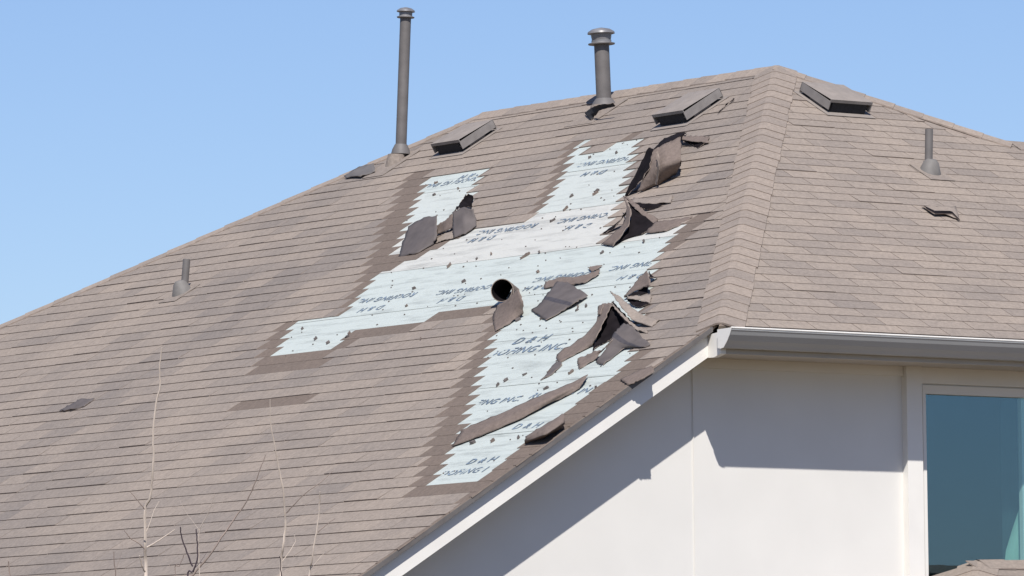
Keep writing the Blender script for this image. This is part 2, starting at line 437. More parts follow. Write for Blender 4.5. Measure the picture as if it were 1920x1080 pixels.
# ---- underlayment ----------------------------------------------------------
und = MB(); lapw = .62
Ulo, Uhi = min(p[0] for q in P_H for p in q)-.1, max(p[0] for q in P_H for p in q)+.1
Vlo, Vhi = .02, max(p[1] for q in P_H for p in q)+.15
lap0 = uv(980, 478)[0]-3*lapw
i = 0; edges = [lap0+i*lapw for i in range(-4, 9)]
for i in range(len(edges)-1):
    a_, b_ = edges[i], edges[i+1]
    if b_ < Ulo or a_ > Uhi: continue
    a_ = max(a_, Ulo-.1); b_ = min(b_, Uhi+.1)
    tone = .75 if i == 7 else (.25 if i in (8, 10) else .05)
    NV = 60; NU = 6; b = len(und.v)
    for iu in range(NU+1):
        for iv in range(NV+1):
            U = a_+(b_+.012-a_)*iu/NU - (0 if iu else .012); V = Vlo+(Vhi-Vlo)*iv/NV
            V = max(V, VminA(U))
            h = .0036-.0018*iu/NU + .0012*noise.noise(Vector((U*9, V*2.2, 1))) + (.0016*abs(noise.noise(Vector((U*20, V*1.1, i)))) if iu == 0 else 0)
            und.v.append(A3(U, V, max(.0008, h)))
    for iu in range(NU):
        for iv in range(NV):
            p = b+iu*(NV+1)+iv; und.f.append([p, p+NV+1, p+NV+2, p+1][::-1]); und.m.append(0); und.t.append(tone)
und_o = und.build('underlayment', [M_UND], house, label='pale printed underlayment bared where shingles blew off')
for f in und_o.data.polygons: f.use_smooth = True

def inside(polys, U, V):
    for a_, b_ in spans(polys, U):
        if a_ < V < b_: return True
    return False
# printed lettering
def lettering(text, px, py, size, flip=False, strip=0):
    cu = bpy.data.curves.new('lettering', 'FONT'); cu.body = text; cu.size = size; cu.align_x = 'CENTER'; cu.align_y = 'CENTER'
    cu.shear = .0; cu.resolution_u = 2; cu.offset = .0014; cu.space_character = 1.1
    t = bpy.data.objects.new('lettering', cu); COL.objects.link(t)
    dg = bpy.context.evaluated_depsgraph_get(); me = bpy.data.meshes.new_from_object(t.evaluated_get(dg)); 
    bpy.data.objects.remove(t)
    p = onA(px, py); c = Vector((p.x, p.y))
    right = Vector((0, -1, 0)); up = Vector((1, 0, TA))/CA
    if flip: right = -right; up = -up
    rr = random.Random(int(px*7+py)); keep = []
    for v in me.vertices:
        x, y = v.co.x, v.co.y
        y += .004*math.sin(x*9+px)
        v.co = A3(c.x, c.y, .0062)+right*x+up*y
    bm = bmesh.new(); bm.from_mesh(me)
    # worn print: drop a few facets
    bmesh.ops.triangulate(bm, faces=bm.faces)
    kill = [f for f in bm.faces if rr.random() < .11 or not all(inside(P_H, v.co.x, v.co.y+e) for v in f.verts for e in (-.05, .05))]
    bmesh.ops.delete(bm, geom=kill, context='FACES')
    bm.to_mesh(me); bm.free(); me.materials.clear(); me.materials.append(M_INK)
    o = bpy.data.objects.new('printed_lettering', me); COL.objects.link(o); o.parent = und_o
    return o
LET = [("ROOFING INC.", 848, 343, .098, 1), ("D & H", 885, 330, .098, 1),
 ("ROOFING INC.", 1140, 303, .098, 1), ("D & H", 1115, 325, .098, 1),
 ("ROOFING INC.", 950, 431, .098, 1), ("D & H", 905, 449, .098, 1),
 ("ROOFING INC.", 1105, 408, .098, 1), ("D & H", 1085, 426, .098, 1),
 ("ROOFING INC.", 724, 560, .098, 1), ("D & H", 697, 580, .098, 1),
 ("ROOFING INC.", 875, 544, .098, 1), ("D & H", 847, 563, .098, 1),
 ("ROOFING INC.", 1060, 519, .098, 1), ("D & H", 1008, 540, .098, 1),
 ("ROOFING INC.", 1205, 497, .098, 1), ("D & H", 1185, 520, .098, 1),
 ("D & H", 998, 638, .13, 0), ("ROOFING INC.", 982, 658, .13, 0),
 ("ROOFING INC.", 915, 755, .100, 0), ("ROOFING INC.", 1060, 738, .100, 0),
 ("D & H", 990, 800, .100, 0), ("ROOFING INC.", 880, 885, .100, 0), ("D & H", 905, 865, .100, 0)]
for a in LET: lettering(*a)

# torn scraps still held by nails
scr = random.Random(11); cnt = 0
fixed = [(1062,393,.09,.03),(1037,415,.07,.03),(985,482,.13,.035),(895,487,.05,.02),(922,478,.05,.02),(843,500,.10,.035),(1012,475,.07,.02),(870,530,.06,.03),(777,543,.04,.02),(763,576,.04,.02),(790,638,.05,.02),(593,637,.06,.03),(568,618,.04,.02),(655,627,.07,.03),(652,634,.05,.02),(616,645,.05,.02),(1010,512,.04,.03),(1130,475,.05,.03),(1208,454,.07,.025),(1030,700,.05,.03),(950,715,.07,.03),(935,723,.07,.03),(985,704,.05,.02),(1025,730,.06,.03),(888,832,.06,.04),(925,828,.06,.04),(973,822,.06,.03),(818,345,.05,.02),(815,367,.04,.02),(860,355,.04,.02),(1157,288,.04,.03),(1107,297,.05,.02),(1120,360,.06,.03),(1117,365,.08,.02),(1072,370,.05,.02),(1165,655,.05,.03),(1072,700,.07,.03),(1118,728,.05,.02),(1100,576,.05,.02),(1085,577,.04,.02),(972,602,.06,.03),(1015,600,.03,.02),(1083,583,.05,.02),(1045,553,.05,.02),(830,432,.03,.02)]
for (px, py, l, wd) in fixed:
    l *= .85; wd *= .7
    p = onA(px, py); n = 9; ang = scr.uniform(-.6, .9); ce = Vector((p.x, p.y)); vs = []
    for q in range(n):
        a = 2*math.pi*q/n; r = scr.uniform(.6, 1.1)
        x, y = math.cos(a)*l*.55*r, math.sin(a)*wd*.5*r
        x, y = x*math.cos(ang)-y*math.sin(ang), x*math.sin(ang)+y*math.cos(ang)
        vs.append((ce.x-x*.75, ce.y+y-x*.25))
    m = MB(); top = [A3(u_, v_, .011+scr.uniform(0, .012)) for u_, v_ in vs]; bot = [A3(u_, v_, .003) for u_, v_ in vs]
    m.v = top+bot; m.f = [list(range(n))]+[[i, (i+1) % n, n+(i+1) % n, n+i] for i in range(n)]; m.m = [0]*(n+1); m.t = [.6]*(n+1)
    recalc(m.build('torn_scrap', [scr.choice((M_BACK, M_BACK, M_FL))], und_o))
nh = MB()
while cnt < 170:
    U = scr.uniform(Ulo, Uhi); V = scr.uniform(Vlo, Vhi)
    if not inside(P_H, U, V): continue
    cnt += 1; s = scr.uniform(.003, .0075)
    nh.lathe(A3(U, V, .002), NA, [(s, 0), (s*1.0, .006), (s*.5, .008)], 6)
o = nh.build('nail_heads', [M_BACK], und_o); o['kind'] = 'stuff'

# ---- bent sheets -----------------------------------------------------------
def cr(p0, p1, p2, p3, t):
    return .5*((2*p1)+(p2-p0)*t+(2*p0-5*p1+4*p2-p3)*t*t+(3*p1-p0-3*p2+p3)*t*t*t)
def smooth_line(pts, n):
    K = len(pts); out = []
    for i in range(K-1):
        p0 = pts[i-1] if i else pts[0]*2-pts[1]; p3 = pts[i+2] if i+2 < K else pts[-1]*2-pts[-2]
        for s in range(n): out.append(cr(p0, pts[i], pts[i+1], p3, s/n))
    out.append(pts[-1]); return out
def mixed_line(pts, n, k):
    a = smooth_line(pts, n); b = []
    for i in range(len(pts)-1): b += [pts[i].lerp(pts[i+1], q/n) for q in range(n)]
    b.append(pts[-1]); return [y.lerp(x, k) for x, y in zip(a, b)]
def sheet(rows, name, top=None, back=None, parent=None, th=.0035, n=6, stripe=None, surf=onA, tone=.5, label=None, sharp=False, nm=NA):
    """rows of (px,py,height above the slope): a curved sheet with a granule side and an underside"""
    R = [[surf(*p) for p in r] for r in rows]
    st = 1 if sharp else n
    R = [mixed_line(r, n, .12) if not sharp else r for r in R]
    cols = list(zip(*R)); cols = [mixed_line(list(c), n, .45) if not sharp else list(c) for c in cols]
    NR, NC = len(cols[0]), len(cols); G = [[cols[c][r] for c in range(NC)] for r in range(NR)]
    if not sharp:      # torn, slightly cockled sheet
        je = random.Random(int(rows[0][0][0]*13+rows[0][0][1]*7))
        for r in range(NR):
            for c in range(NC):
                p = G[r][c]; q = p+nm*(.004*noise.noise(p*11)+.002*noise.noise(p*45))
                if r in (0, NR-1) or c in (0, NC-1): q += Vector((je.uniform(-1, 1), je.uniform(-1, 1), je.uniform(-1, 1)))*.0045
                G[r][c] = q
    m = MB(); nrm = [[None]*NC for _ in range(NR)]
    for r in range(NR):
        for c in range(NC):
            a = G[min(r+1, NR-1)][c]-G[max(r-1, 0)][c]; b = G[r][min(c+1, NC-1)]-G[r][max(c-1, 0)]
            x = a.cross(b); x = x.normalized() if x.length > 1e-9 else nm.copy()
            nrm[r][c] = x
    s = sum(nrm[r][c].dot(CAMD) for r in range(NR) for c in range(NC))
    sg = 1 if s > 0 else -1
    for r in range(NR):
        for c in range(NC): m.v.append(G[r][c]+nrm[r][c]*sg*th*.5)
    for r in range(NR):
        for c in range(NC): m.v.append(G[r][c]-nrm[r][c]*sg*th*.5)
    o2 = NR*NC
    for r in range(NR-1):
        for c in range(NC-1):
            p = r*NC+c; m.f.append([p, p+1, p+NC+1, p+NC]); m.m.append(3 if stripe and stripe[0] <= (r+.5)/(NR-1) <= stripe[1] else 0); m.t.append(tone)
            m.f.append([o2+p, o2+p+NC, o2+p+NC+1, o2+p+1]); m.m.append(1); m.t.append(tone)
    ring = [c for c in range(NC)]+[r*NC+NC-1 for r in range(1, NR)]+[(NR-1)*NC+c for c in range(NC-2, -1, -1)]+[r*NC for r in range(NR-2, 0, -1)]
    for i in range(len(ring)):
        a, b = ring[i], ring[(i+1) % len(ring)]; m.f.append([a, b, o2+b, o2+a]); m.m.append(2); m.t.append(tone)
    o = m.build(name, [top or M_FL, back or M_BACK, M_EDGE, M_STRIP], parent, label=label); recalc(o)
    for i, f in enumerate(o.data.polygons): f.use_smooth = o.data.materials[f.material_index] is not M_EDGE
    return o
cw_ = Vector((0, 0, CAMZ))-CW; CAMD = Vector((cw_.dot(uW), cw_.dot(vW), cw_.z)).normalized()
def flap(rows, top=None, back=None, label=None, **kw):
    return sheet(rows, 'curled_shingle_and_shade', top, back, roofA, label=label, **kw)  # black-topped sheets are painted shade filling the hollows
# upper left window: two folded-back shingles
flap([[(766,424,.085),(790,410,.10),(819,403,.11)],[(756,453,.03),(786,450,.05),(819,440,.06)],[(747,481,.008),(780,476,.01),(813,458,.012)]], M_BACK, M_FL, 'grey shingle folded back in the upper left gap')
flap([[(848,399,.12),(868,388,.13),(887,393,.11)],[(849,422,.06),(870,412,.08),(892,408,.06)],[(850,446,.016),(873,438,.016),(895,423,.016)]], M_BACK, M_FL, 'square grey shingle flap folded upright', stripe=(.0, .01))
flap([[(819,423,.03),(834,414,.08),(849,400,.115)],[(819,440,.014),(834,434,.03),(850,427,.04)]], M_FL, M_BACK)
flap([[(850,398,.115),(864,378,.11),(877,363,.10)],[(860,390,.12),(875,379,.07),(887,369,.03)],[(862,391,.12),(880,388,.05),(884,388,.02)]], M_DARK, M_FL)
flap([[(819,448,.014),(834,436,.016),(849,428,.016)],[(817,456,.012),(834,450,.014),(850,447,.014)]], M_SH, M_BACK)
# right edge of the upper gap: tall curled stack
flap([[(1217,276,.22),(1221,277,.22),(1226,281,.22)],[(1196,316,.12),(1204,318,.12),(1215,320,.13)],[(1172,366,.012),(1174,368,.012),(1178,366,.014)]], M_DARK, M_FL, 'shingle standing on edge, its underside painted black for shade')
flap([[(1226,282,.22),(1250,268,.23),(1276,257,.22)],[(1212,322,.12),(1243,310,.14),(1277,300,.12)],[(1194,362,.016),(1234,346,.018),(1268,327,.018)]], M_FL, M_BACK, 'grey shingle bent upright at the gap edge')
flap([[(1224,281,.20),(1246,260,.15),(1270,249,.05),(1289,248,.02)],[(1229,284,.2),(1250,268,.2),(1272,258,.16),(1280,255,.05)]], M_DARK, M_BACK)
flap([[(1231,285,.225),(1234,284,.225)],[(1233,312,.15),(1237,312,.15)],[(1228,346,.03),(1232,347,.03)]], M_EDGE, M_EDGE)
flap([[(1275,262,.03),(1300,264,.03),(1327,266,.018)],[(1290,267,.02),(1302,273,.016),(1309,277,.014)]], M_DARK, M_BACK)
flap([[(1272,256,.06),(1300,255,.035),(1330,256,.018)],[(1280,262,.055),(1302,266,.04),(1328,267,.02)]], M_FL, M_BACK)
flap([[(1272,305,.10),(1277,300,.09)],[(1266,312,.04),(1276,311,.03)]], M_DARK, M_DARK)
# middle star of splayed shingles
flap([[(1178,379,.10),(1200,398,.07),(1228,420,.02)],[(1184,402,.10),(1198,416,.05),(1216,432,.012)],[(1176,430,.05),(1188,438,.02),(1202,440,.010)],[(1153,460,.010),(1165,452,.010),(1178,445,.008)]], M_DARK, M_FL, 'black sheet painted as shade under splayed shingles mid edge')
flap([[(1168,366,.13),(1170,368,.13)],[(1175,390,.12),(1182,395,.13)],[(1168,420,.07),(1179,424,.08)],[(1128,458,.012),(1150,461,.014)]], M_FL, M_DARK, 'brown curled shingle blade mid edge')
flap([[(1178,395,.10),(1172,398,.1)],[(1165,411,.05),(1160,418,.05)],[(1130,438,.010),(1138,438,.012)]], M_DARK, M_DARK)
flap([[(1171,367,.13),(1190,379,.11),(1210,397,.07),(1233,410,.02)],[(1173,371,.125),(1188,388,.105),(1205,404,.06),(1228,421,.014)]], M_FL, M_DARK)
flap([[(1190,380,.05),(1218,383,.04),(1245,384,.015)],[(1202,390,.03),(1215,393,.02),(1226,392,.012)]], M_DARK, M_BACK)
flap([[(1188,371,.03),(1216,372,.03),(1262,366,.014)],[(1184,379,.045),(1216,382,.04),(1258,380,.014)]], M_SH, M_BACK)
flap([[(1228,416,.025),(1255,413,.02),(1300,406,.014)],[(1210,437,.016),(1245,434,.012),(1270,424,.010)]], M_FL, M_BACK)
# lower cluster
flap([[(1213,507,.09),(1216,514,.09),(1219,534,.07)],[(1196,524,.06),(1202,528,.06),(1205,540,.05)],[(1180,544,.03),(1176,550,.03),(1169,556,.03)]], M_FL, M_DARK, 'brown shingle tip raised above the lower cluster')
flap([[(1216,508,.05),(1222,518,.016)],[(1218,520,.05),(1232,522,.014)]], M_DARK, M_DARK)
flap([[(1171,557,.04),(1192,547,.04),(1216,536,.03)],[(1176,558,.03),(1194,554,.02),(1215,550,.012)]], M_DARK, M_BACK)
flap([[(1176,556,.05),(1198,555,.04),(1222,552,.014)],[(1178,560,.05),(1196,562,.04),(1220,569,.014)]], M_SH, M_BACK)
flap([[(1175,560,.04),(1196,563,.03),(1219,569,.014)],[(1178,566,.03),(1190,574,.016),(1203,576,.010)]], M_DARK, M_BACK)
flap([[(1144,546,.16),(1162,556,.14),(1180,572,.10),(1201,589,.05),(1236,600,.014)],[(1147,550,.16),(1157,564,.14),(1170,582,.10),(1186,600,.05),(1222,612,.014)]], M_SH, M_DARK, 'long pale shingle peeled back in the lower cluster')
flap([[(1147,567,.13),(1162,584,.10),(1178,599,.06),(1193,611,.03),(1214,619,.014)],[(1149,573,.13),(1164,591,.10),(1181,608,.055),(1197,620,.02),(1214,624,.012)]], M_SH, M_DARK)
flap([[(1149,564,.12),(1168,586,.08),(1188,608,.02)],[(1141,580,.11),(1155,600,.06),(1166,612,.02)],[(1124,618,.05),(1138,626,.02),(1150,634,.010)],[(1111,658,.010),(1120,650,.009),(1130,645,.008)]], M_DARK, M_FL, 'black sheet painted as shade below the peeled lower shingles')
flap([[(1122,575,.10),(1134,568,.12),(1148,569,.13)],[(1118,604,.07),(1128,600,.09),(1137,594,.11)],[(1092,632,.03),(1108,632,.04),(1120,630,.06)],[(1044,664,.012),(1078,660,.014),(1111,646,.02)],[(1048,680,.010),(1080,664,.010),(1110,648,.012)]], M_FL, M_DARK, 'torn brown shingle hanging from the lower cluster')
flap([[(1122,576,.105),(1132,571,.12)],[(1120,590,.10),(1126,590,.10)]], M_FL, M_DARK)
flap([[(1170,607,.09),(1184,610,.09),(1200,627,.05),(1219,647,.018)],[(1153,623,.09),(1164,632,.07),(1178,642,.04),(1205,652,.016)],[(1138,650,.05),(1150,655,.03),(1160,655,.02),(1172,653,.014)],[(1117,676,.012),(1120,680,.012),(1124,682,.012),(1130,684,.010)]], M_BACK, M_FL, stripe=(.36, .46), label='large smooth grey shingle folded over, lower right')
flap([[(1082,673,.014),(1096,667,.02),(1112,660,.03)],[(1084,682,.012),(1104,674,.016),(1130,655,.05)],[(1086,691,.010),(1112,677,.010),(1150,636,.07)]], M_FL, M_DARK)
# scrap trail
flap([[(1033,690,.012),(1040,680,.016),(1050,677,.012)],[(1014,713,.008),(1034,702,.010),(1055,683,.010)]], M_BACK, M_FL)
# rolled strip, its mouth blackened inside for shade
cen = onA(941, 545, .10); ax_ = (CAMD*1.0+Vector((-.30, .13, .06))).normalized()
rl = MB(); q_ = ax_.orthogonal().normalized(); r_ = ax_.cross(q_)
NSEG = 40; Lr = .28
for e in (0, 1):
    for i in range(NSEG+1):
        a = -.3+2*math.pi*1.18*i/NSEG; rad = .085-.012*i/NSEG
        for th in (0, .005):
            rl.v.append(cen+ax_*(-Lr*e)+(q_*math.cos(a)+r_*math.sin(a))*(rad*(1-.5*e)-th))
for i in range(NSEG):
    b0, b1 = 2*i, 2*(NSEG+1)+2*i
    rl.f += [[b0, b0+2, b1+2, b1], [b0+1, b1+1, b1+3, b0+3], [b0, b0+1, b0+3, b0+2], [b1, b1+2, b1+3, b1+1]]
    rl.m += [0, 1, 2, 2]; rl.t += [.4]*4
o = rl.build('rolled_shingle', [M_FL, M_DARK, M_EDGE], roofA, label='brown shingle strip rolled up with a round dark mouth'); recalc(o)
flap([[(931,573,.02),(951,563,.09),(972,541,.15)],[(924,597,.014),(955,581,.06),(981,566,.10)],[(928,622,.010),(955,606,.014),(982,589,.018)]], M_FL, M_DARK, 'brown shingle tail below the rolled strip')
# rake edge curl, small lifted tabs
flap([[(1163,712,.012),(1193,697,.014),(1222,686,.016)],[(1172,718,.014),(1200,706,.018),(1225,693,.020)],[(1178,722,.012),(1204,710,.014),(1226,698,.014)]], M_FL, M_DARK, 'brown shingle end lifted over the rake board')
flap([[(134,756,.016),(152,748,.028),(176,747,.016)],[(111,771,.014),(133,768,.02),(158,762,.014)]], M_BACK, M_BACK, 'single dark lifted tab low on the left')
sheet([[(1728,386,.020),(1762,386,.024),(1792,388,.020)],[(1736,392,.020),(1764,399,.022),(1800,412,.020)]], 'lifted_shingle_and_shade', M_SH, M_DARK, roofB, surf=onB, label='single lifted shingle right of the hip')
sheet([[(1732,386,.026),(1752,395.5,.030),(1782,396,.030)],[(1739,393,.026),(1753,401,.030),(1785,400.5,.030)]], 'lifted_shingle_and_shade', M_DARK, M_DARK, roofB, surf=onB, th=.006, sharp=True)  # black strips painted in for shade beneath the raised edge
sheet([[(1779,396,.030),(1785,397,.030)],[(1795,410,.024),(1800,413,.024)]], 'lifted_shingle_and_shade', M_DARK, M_DARK, roofB, surf=onB, th=.006, sharp=True)
flap([[(1347,210,.018),(1362,196,.022),(1378,184,.018)],[(1345,212,.016),(1360,199,.016),(1376,188,.016)]], M_DARK, M_DARK)
flap([[(645,330,.03),(662,318,.05),(700,305,.05)],[(648,333,.02),(676,330,.03),(704,322,.02)]], M_PIPE, M_DARK, 'lifted dark cap shingle on the left hip')

# ---- loose pieces: things of their own ------------------------------------
def rebase(o, lab, cat, grp=None):
    """top-level object whose origin sits on the slope under it"""
    M = Matrix.Translation((CX, CY, 0)) @ Matrix.Rotation(PHI, 4, 'Z')
    o.data.transform(M); c = sum((v.co for v in o.data.vertices), Vector())/len(o.data.vertices)
    o.data.transform(Matrix.Translation(-c)); o.location = c; tag(o, lab, cat, grp)
G1 = 'loose shingle pieces lying on the bare underlayment'
o = sheet([[(1044,528,.03),(1064,529,.04),(1102,554,.02)],[(1024,553,.03),(1046,556,.04),(1080,567,.03)],[(1013,569,.02),(1034,578,.03),(1058,580,.02)],[(996,582,.012),(1012,592,.012),(1024,601,.012)]], 'loose_shingle', M_BACK, M_FL, stripe=(.40, .52))
rebase(o, 'loose diamond shaped grey brown shingle right of the rolled strip', 'shingle', G1)
o = sheet([[(1021,529,.02),(1049,521,.03),(1080,520,.03),(1102,513,.03),(1126,506,.02)],[(1021,541,.012),(1046,536,.016),(1076,534,.016),(1096,530,.016),(1120,517,.012)]], 'loose_shingle', M_FL, M_DARK)
rebase(o, 'narrow curved brown strip just above the diamond shaped loose shingle', 'shingle', G1)
o = sheet([[(1102,501,.02),(1115,498,.02),(1129,498,.014)],[(1110,509,.014),(1112,508,.014),(1117,506,.012)]], 'loose_shingle', M_FL, M_DARK)
rebase(o, 'small triangular brown shingle scrap above the narrow curved strip', 'shingle', G1)
o = sheet([[(866,806,.03),(920,783,.035),(975,758,.035),(1040,731,.035),(1103,703,.02)],[(858,819,.03),(915,798,.045),(985,768,.045),(1045,740,.045),(1095,715,.03)],[(847,837,.014),(900,817,.016),(975,786,.016),(1030,757,.016),(1088,727,.014)]], 'loose_shingle', M_FL, M_DARK)
rebase(o, 'long straight brown shingle strip lying across the lower bare patch', 'shingle', G1)
o = sheet([[(986,819,.03),(1018,799,.05),(1054,777,.06)],[(985,822,.05),(1022,803,.08),(1058,778,.08)],[(984,828,.03),(1024,814,.07),(1059,790,.06)],[(984,832,.012),(1020,821,.014),(1056,803,.014)]], 'loose_shingle', M_FL, M_DARK)
rebase(o, 'short brown shingle curled into a half tube near the rake edge', 'shingle', G1)

# ---- vent pipes ------------------------------------------------------------
def vpipe(base, topdir, L, r, kind, lab):
    e = bpy.data.objects.new('vent_pipe', None); COL.objects.link(e); e.parent = house; e.location = base; e['label'] = lab
    ax = Vector(topdir).normalized(); Z = Vector((0, 0, 0))
    m = MB(); m.lathe(Z-ax*.1, ax, [(r, 0), (r, L+.1)], 24); m.build('pipe', [M_PIPE], e, True)
    return e, ax
def local_dir(px0, py0, px1, py1, base_fn):
    """direction of a pipe seen from (px0,py0) up to (px1,py1), standing at the depth of its base"""
    b = base_fn(px0, py0); bw = CW+uW*b.x+vW*b.y; bw.z = b.z
    r = sight(px1, py1); t = bw.y/r.y
    tp = Vector((0, 0, CAMZ))+r*t
    return b, toloc(tp)-b
# tall left pipe
b, d = local_dir(751, 300, 761, 20, onA); L = d.length
e, ax = vpipe(b, d, L, .042, 'cap', 'tall slim grey vent pipe with a small cap')
m = MB(); m.lathe(ax*(L-.055), ax, [(.066, 0), (.068, .006), (.050, .014), (.050, .040), (.070, .046), (.068, .056), (.045, .072), (.012, .080)], 24); m.build('pipe_cap', [M_GALV], e, True)
m = MB(); m.lathe(ax*.045, ax, [(.044, .0), (.074, .0), (.066, .035), (.046, .075)], 24, cap=False); m.lathe(ax*.044, ax, [(.04, 0), (.066, .001)], 24, cap=False); m.build('storm_collar', [M_VENT], e, True)
m = MB(); m.lathe(Vector((-.05, 0, -.16)), ax, [(.105, 0), (.085, .09), (.062, .20)], 24); 
fl = [A3(b.x-.26, b.y-.13, .020), A3(b.x+.1, b.y-.13, .020), A3(b.x+.1, b.y+.13, .020), A3(b.x-.26, b.y+.13, .020)]
m.prism([p-b for p in fl], NA, -.009, -.005); m.build('flashing', [M_SH], e)
# stout middle pipe
b, d = local_dir(1133, 205, 1127, 62, onA); L = d.length
e, ax = vpipe(b, d, L, .056, 'cap', 'short stout grey vent pipe with a wide cap')
m = MB(); m.lathe(ax*(L-.085), ax, [(.098, 0), (.100, .007), (.074, .015), (.074, .030)], 24)
m.lathe(ax*(L-.055), ax, [(.070, 0), (.078, .045), (.102, .050), (.098, .064), (.07, .082), (.015, .094)], 24)
m.build('pipe_cap', [M_GALV], e, True)
m = MB(); m.lathe(ax*.03, ax, [(.058, .0), (.092, .0), (.082, .02), (.060, .05)], 24, cap=False); m.build('storm_collar', [M_VENT], e, True)
m = MB(); m.lathe(Vector((-.03, 0, -.13)), ax, [(.10, 0), (.088, .08), (.072, .16)], 24)
fl = [A3(b.x-.24, b.y-.17, .020), A3(b.x+.1, b.y-.17, .020), A3(b.x+.1, b.y+.17, .020), A3(b.x-.24, b.y+.17, .020)]
m.prism([p-b for p in fl], NA, -.009, -.005); m.build('flashing', [M_SH], e)
s = sheet([[(1097,212,.03),(1106,204,.08),(1118,198,.12),(1150,193,.12)],[(1101,218,.03),(1112,212,.06),(1124,203,.09),(1154,199,.09)],[(1108,226,.016),(1115,218,.03),(1126,206,.08),(1152,200,.09)]], 'bent_flashing', M_SCR, M_VENT, e)
s.data.transform(Matrix.Translation(-b))
# thin plumbing pipes with boots
for (px, py, tx, ty, fn, P3, N_, dn, lab) in ((345, 548, 350, 486, onA, A3, NA, (-1, 0), 'thin grey plumbing vent pipe low on the left slope'), (1741, 322, 1742, 242, onB, B3, NB, (0, -1), 'thin grey plumbing vent pipe on the front slope')):
    b, d = local_dir(px, py, tx, ty, fn); L = d.length
    e, ax = vpipe(b, d, L, .0275, 'thin', lab)
    e.children[0].data.materials[0] = M_BOOT if 0 else M_VENT
    m = MB(); m.lathe(Vector((0, 0, -.055)), (N_+Vector((0, 0, .9))), [(.088, 0), (.080, .05), (.052, .125), (.031, .145)], 20)
    c = Vector((b.x, b.y)); dv = Vector(dn); ort = Vector((-dv.y, dv.x))
    m.build('pipe_boot', [M_BOOT], e, True)
    q = [c-dv*.08-ort*.11, c-dv*.08+ort*.11, c+dv*.15+ort*.11, c+dv*.15-ort*.11]
    m = MB(); m.prism([P3(x.x, x.y, .010)-b for x in q], N_, 0, .003); m.build('flashing', [M_SH], e)

# ---- box vents -------------------------------------------------------------
def boxvent(c, P3, N_, down, side, w_, l_, h_, lab):
    """c: (U,V) of the hood's centre; down/side: unit dirs in (U,V) plan"""
    e = bpy.data.objects.new('box_vent', None); COL.objects.link(e); e.parent = house
    o_ = P3(c[0], c[1], 0); e.location = o_; e['label'] = lab
    sl = CA if P3 is A3 else CB
    D = (P3(c[0]+down[0], c[1]+down[1])-P3(*c)).normalized(); S = (P3(c[0]+side[0], c[1]+side[1])-P3(*c)).normalized()
    pt = lambda s, d, h: S*s+D*d+N_*h
    W2, L2 = w_/2, l_/2
    hx = lambda m, s0, s1, d0, d1, h0, h1, mi=0: m.hexa([pt(s0, d0, h0), pt(s1, d0, h0), pt(s1, d1, h0), pt(s0, d1, h0), pt(s0, d0, h1), pt(s1, d0, h1), pt(s1, d1, h1), pt(s0, d1, h1)], mi)
    m = MB(); hx(m, -W2-.03, W2+.03, -L2-.03, L2+.05, .010, .013); m.build('flange', [M_VTOP], e)
    # hood: domed lid with a turned-down skirt, lower at the uphill end
    m = MB(); nx = 8; hu, hd = h_*.86, h_
    def lid(s, d, t=0):
        f = (d+L2)/(2*L2); x = s/W2
        return pt(s, d, hu+(hd-hu)*f+.010*(1-x*x)*(1-(2*f-1)**2)-t)
    G = [[lid(-W2+2*W2*i/nx, -L2+2*L2*j/nx) for i in range(nx+1)] for j in range(nx+1)]
    for j in range(nx):
        for i in range(nx): m.add([G[j][i], G[j][i+1], G[j+1][i+1], G[j+1][i]], [(0, 1, 2, 3)])
    m.build('hood_top', [M_VTOP], e)
    m = MB(); t = .006
    hx(m, -W2, -W2+t, -L2, L2, h_*.30, hu*.98); hx(m, W2-t, W2, -L2, L2, h_*.30, hu*.98)
    hx(m, -W2, W2, L2-t, L2, h_*.80, hd*.985); hx(m, -W2, W2, -L2, -L2+t, .02, hu*.97)
    m.build('skirt', [M_SKIRT], e)
    m = MB(); hx(m, -W2+.035, W2-.035, -L2+.03, L2-.010, .016, hu*.93); m.build('screen', [M_SCR], e)
    for sx in (-1, 1):
        m = MB(); hx(m, sx*(W2-.02)-.006, sx*(W2-.02)+.006, -L2*.35, L2*.55, .018, h_*.5)
        m.build('side_panel', [M_VENT], e)
    return e
def cA(px, py): p = onA(px, py, .075); return (p.x, p.y)
c = onA(876, 247, .08); boxvent((c.x, c.y), A3, NA, (-1, 0), (0, -1), .36, .36, .112, 'square low roof vent nearest the tall pipe')
c = onA(1296, 190, .08); boxvent((c.x, c.y), A3, NA, (-1, 0), (0, -1), .36, .38, .112, 'square low roof vent left of the front hip')
c = onB(1562, 174, .08); boxvent((c.x, c.y), B3, NB, (0, -1), (1, 0), .38, .36, .112, 'square low roof vent right of the peak')

# ---- front wall, trim, window ----------------------------------------------
VWL = .407
TR0 = onV(1701, 800, VWL-.05).x; TR1 = onV(1729.5, 800, VWL-.05).x; SEAM = onV(1298, 850, VWL).x
WU0 = onV(1731, 800, VWL-.012).x; WU1 = WU0+1.62; WZ1 = onV(1733, 722, VWL-.012).z; WZ0 = ZC-2.05
UL = UE+.35
wl = MB()
def wq(pts): wl.prism([(x, VWL, z) for x, z in pts], (0, 1, 0), 0, .14)
zr = lambda U: ZC+TA*U-.06
wq([(UL, 0), (0, 0), (0, zr(0)), (UL, zr(UL))])
wq([(0, 0), (WU0, 0), (WU0, ZC-.06), (0, ZC-.06)])
wq([(WU0, 0), (WU1, 0), (WU1, WZ0), (WU0, WZ0)])
wq([(WU0, WZ1), (WU1, WZ1), (WU1, ZC-.06), (WU0, ZC-.06)])
wq([(WU1, 0), (UEND-.4, 0), (UEND-.4, ZC-.06), (WU1, ZC-.06)])
wall = wl.build('front_wall', [M_WALL], house)
m = MB(); U_ = SEAM
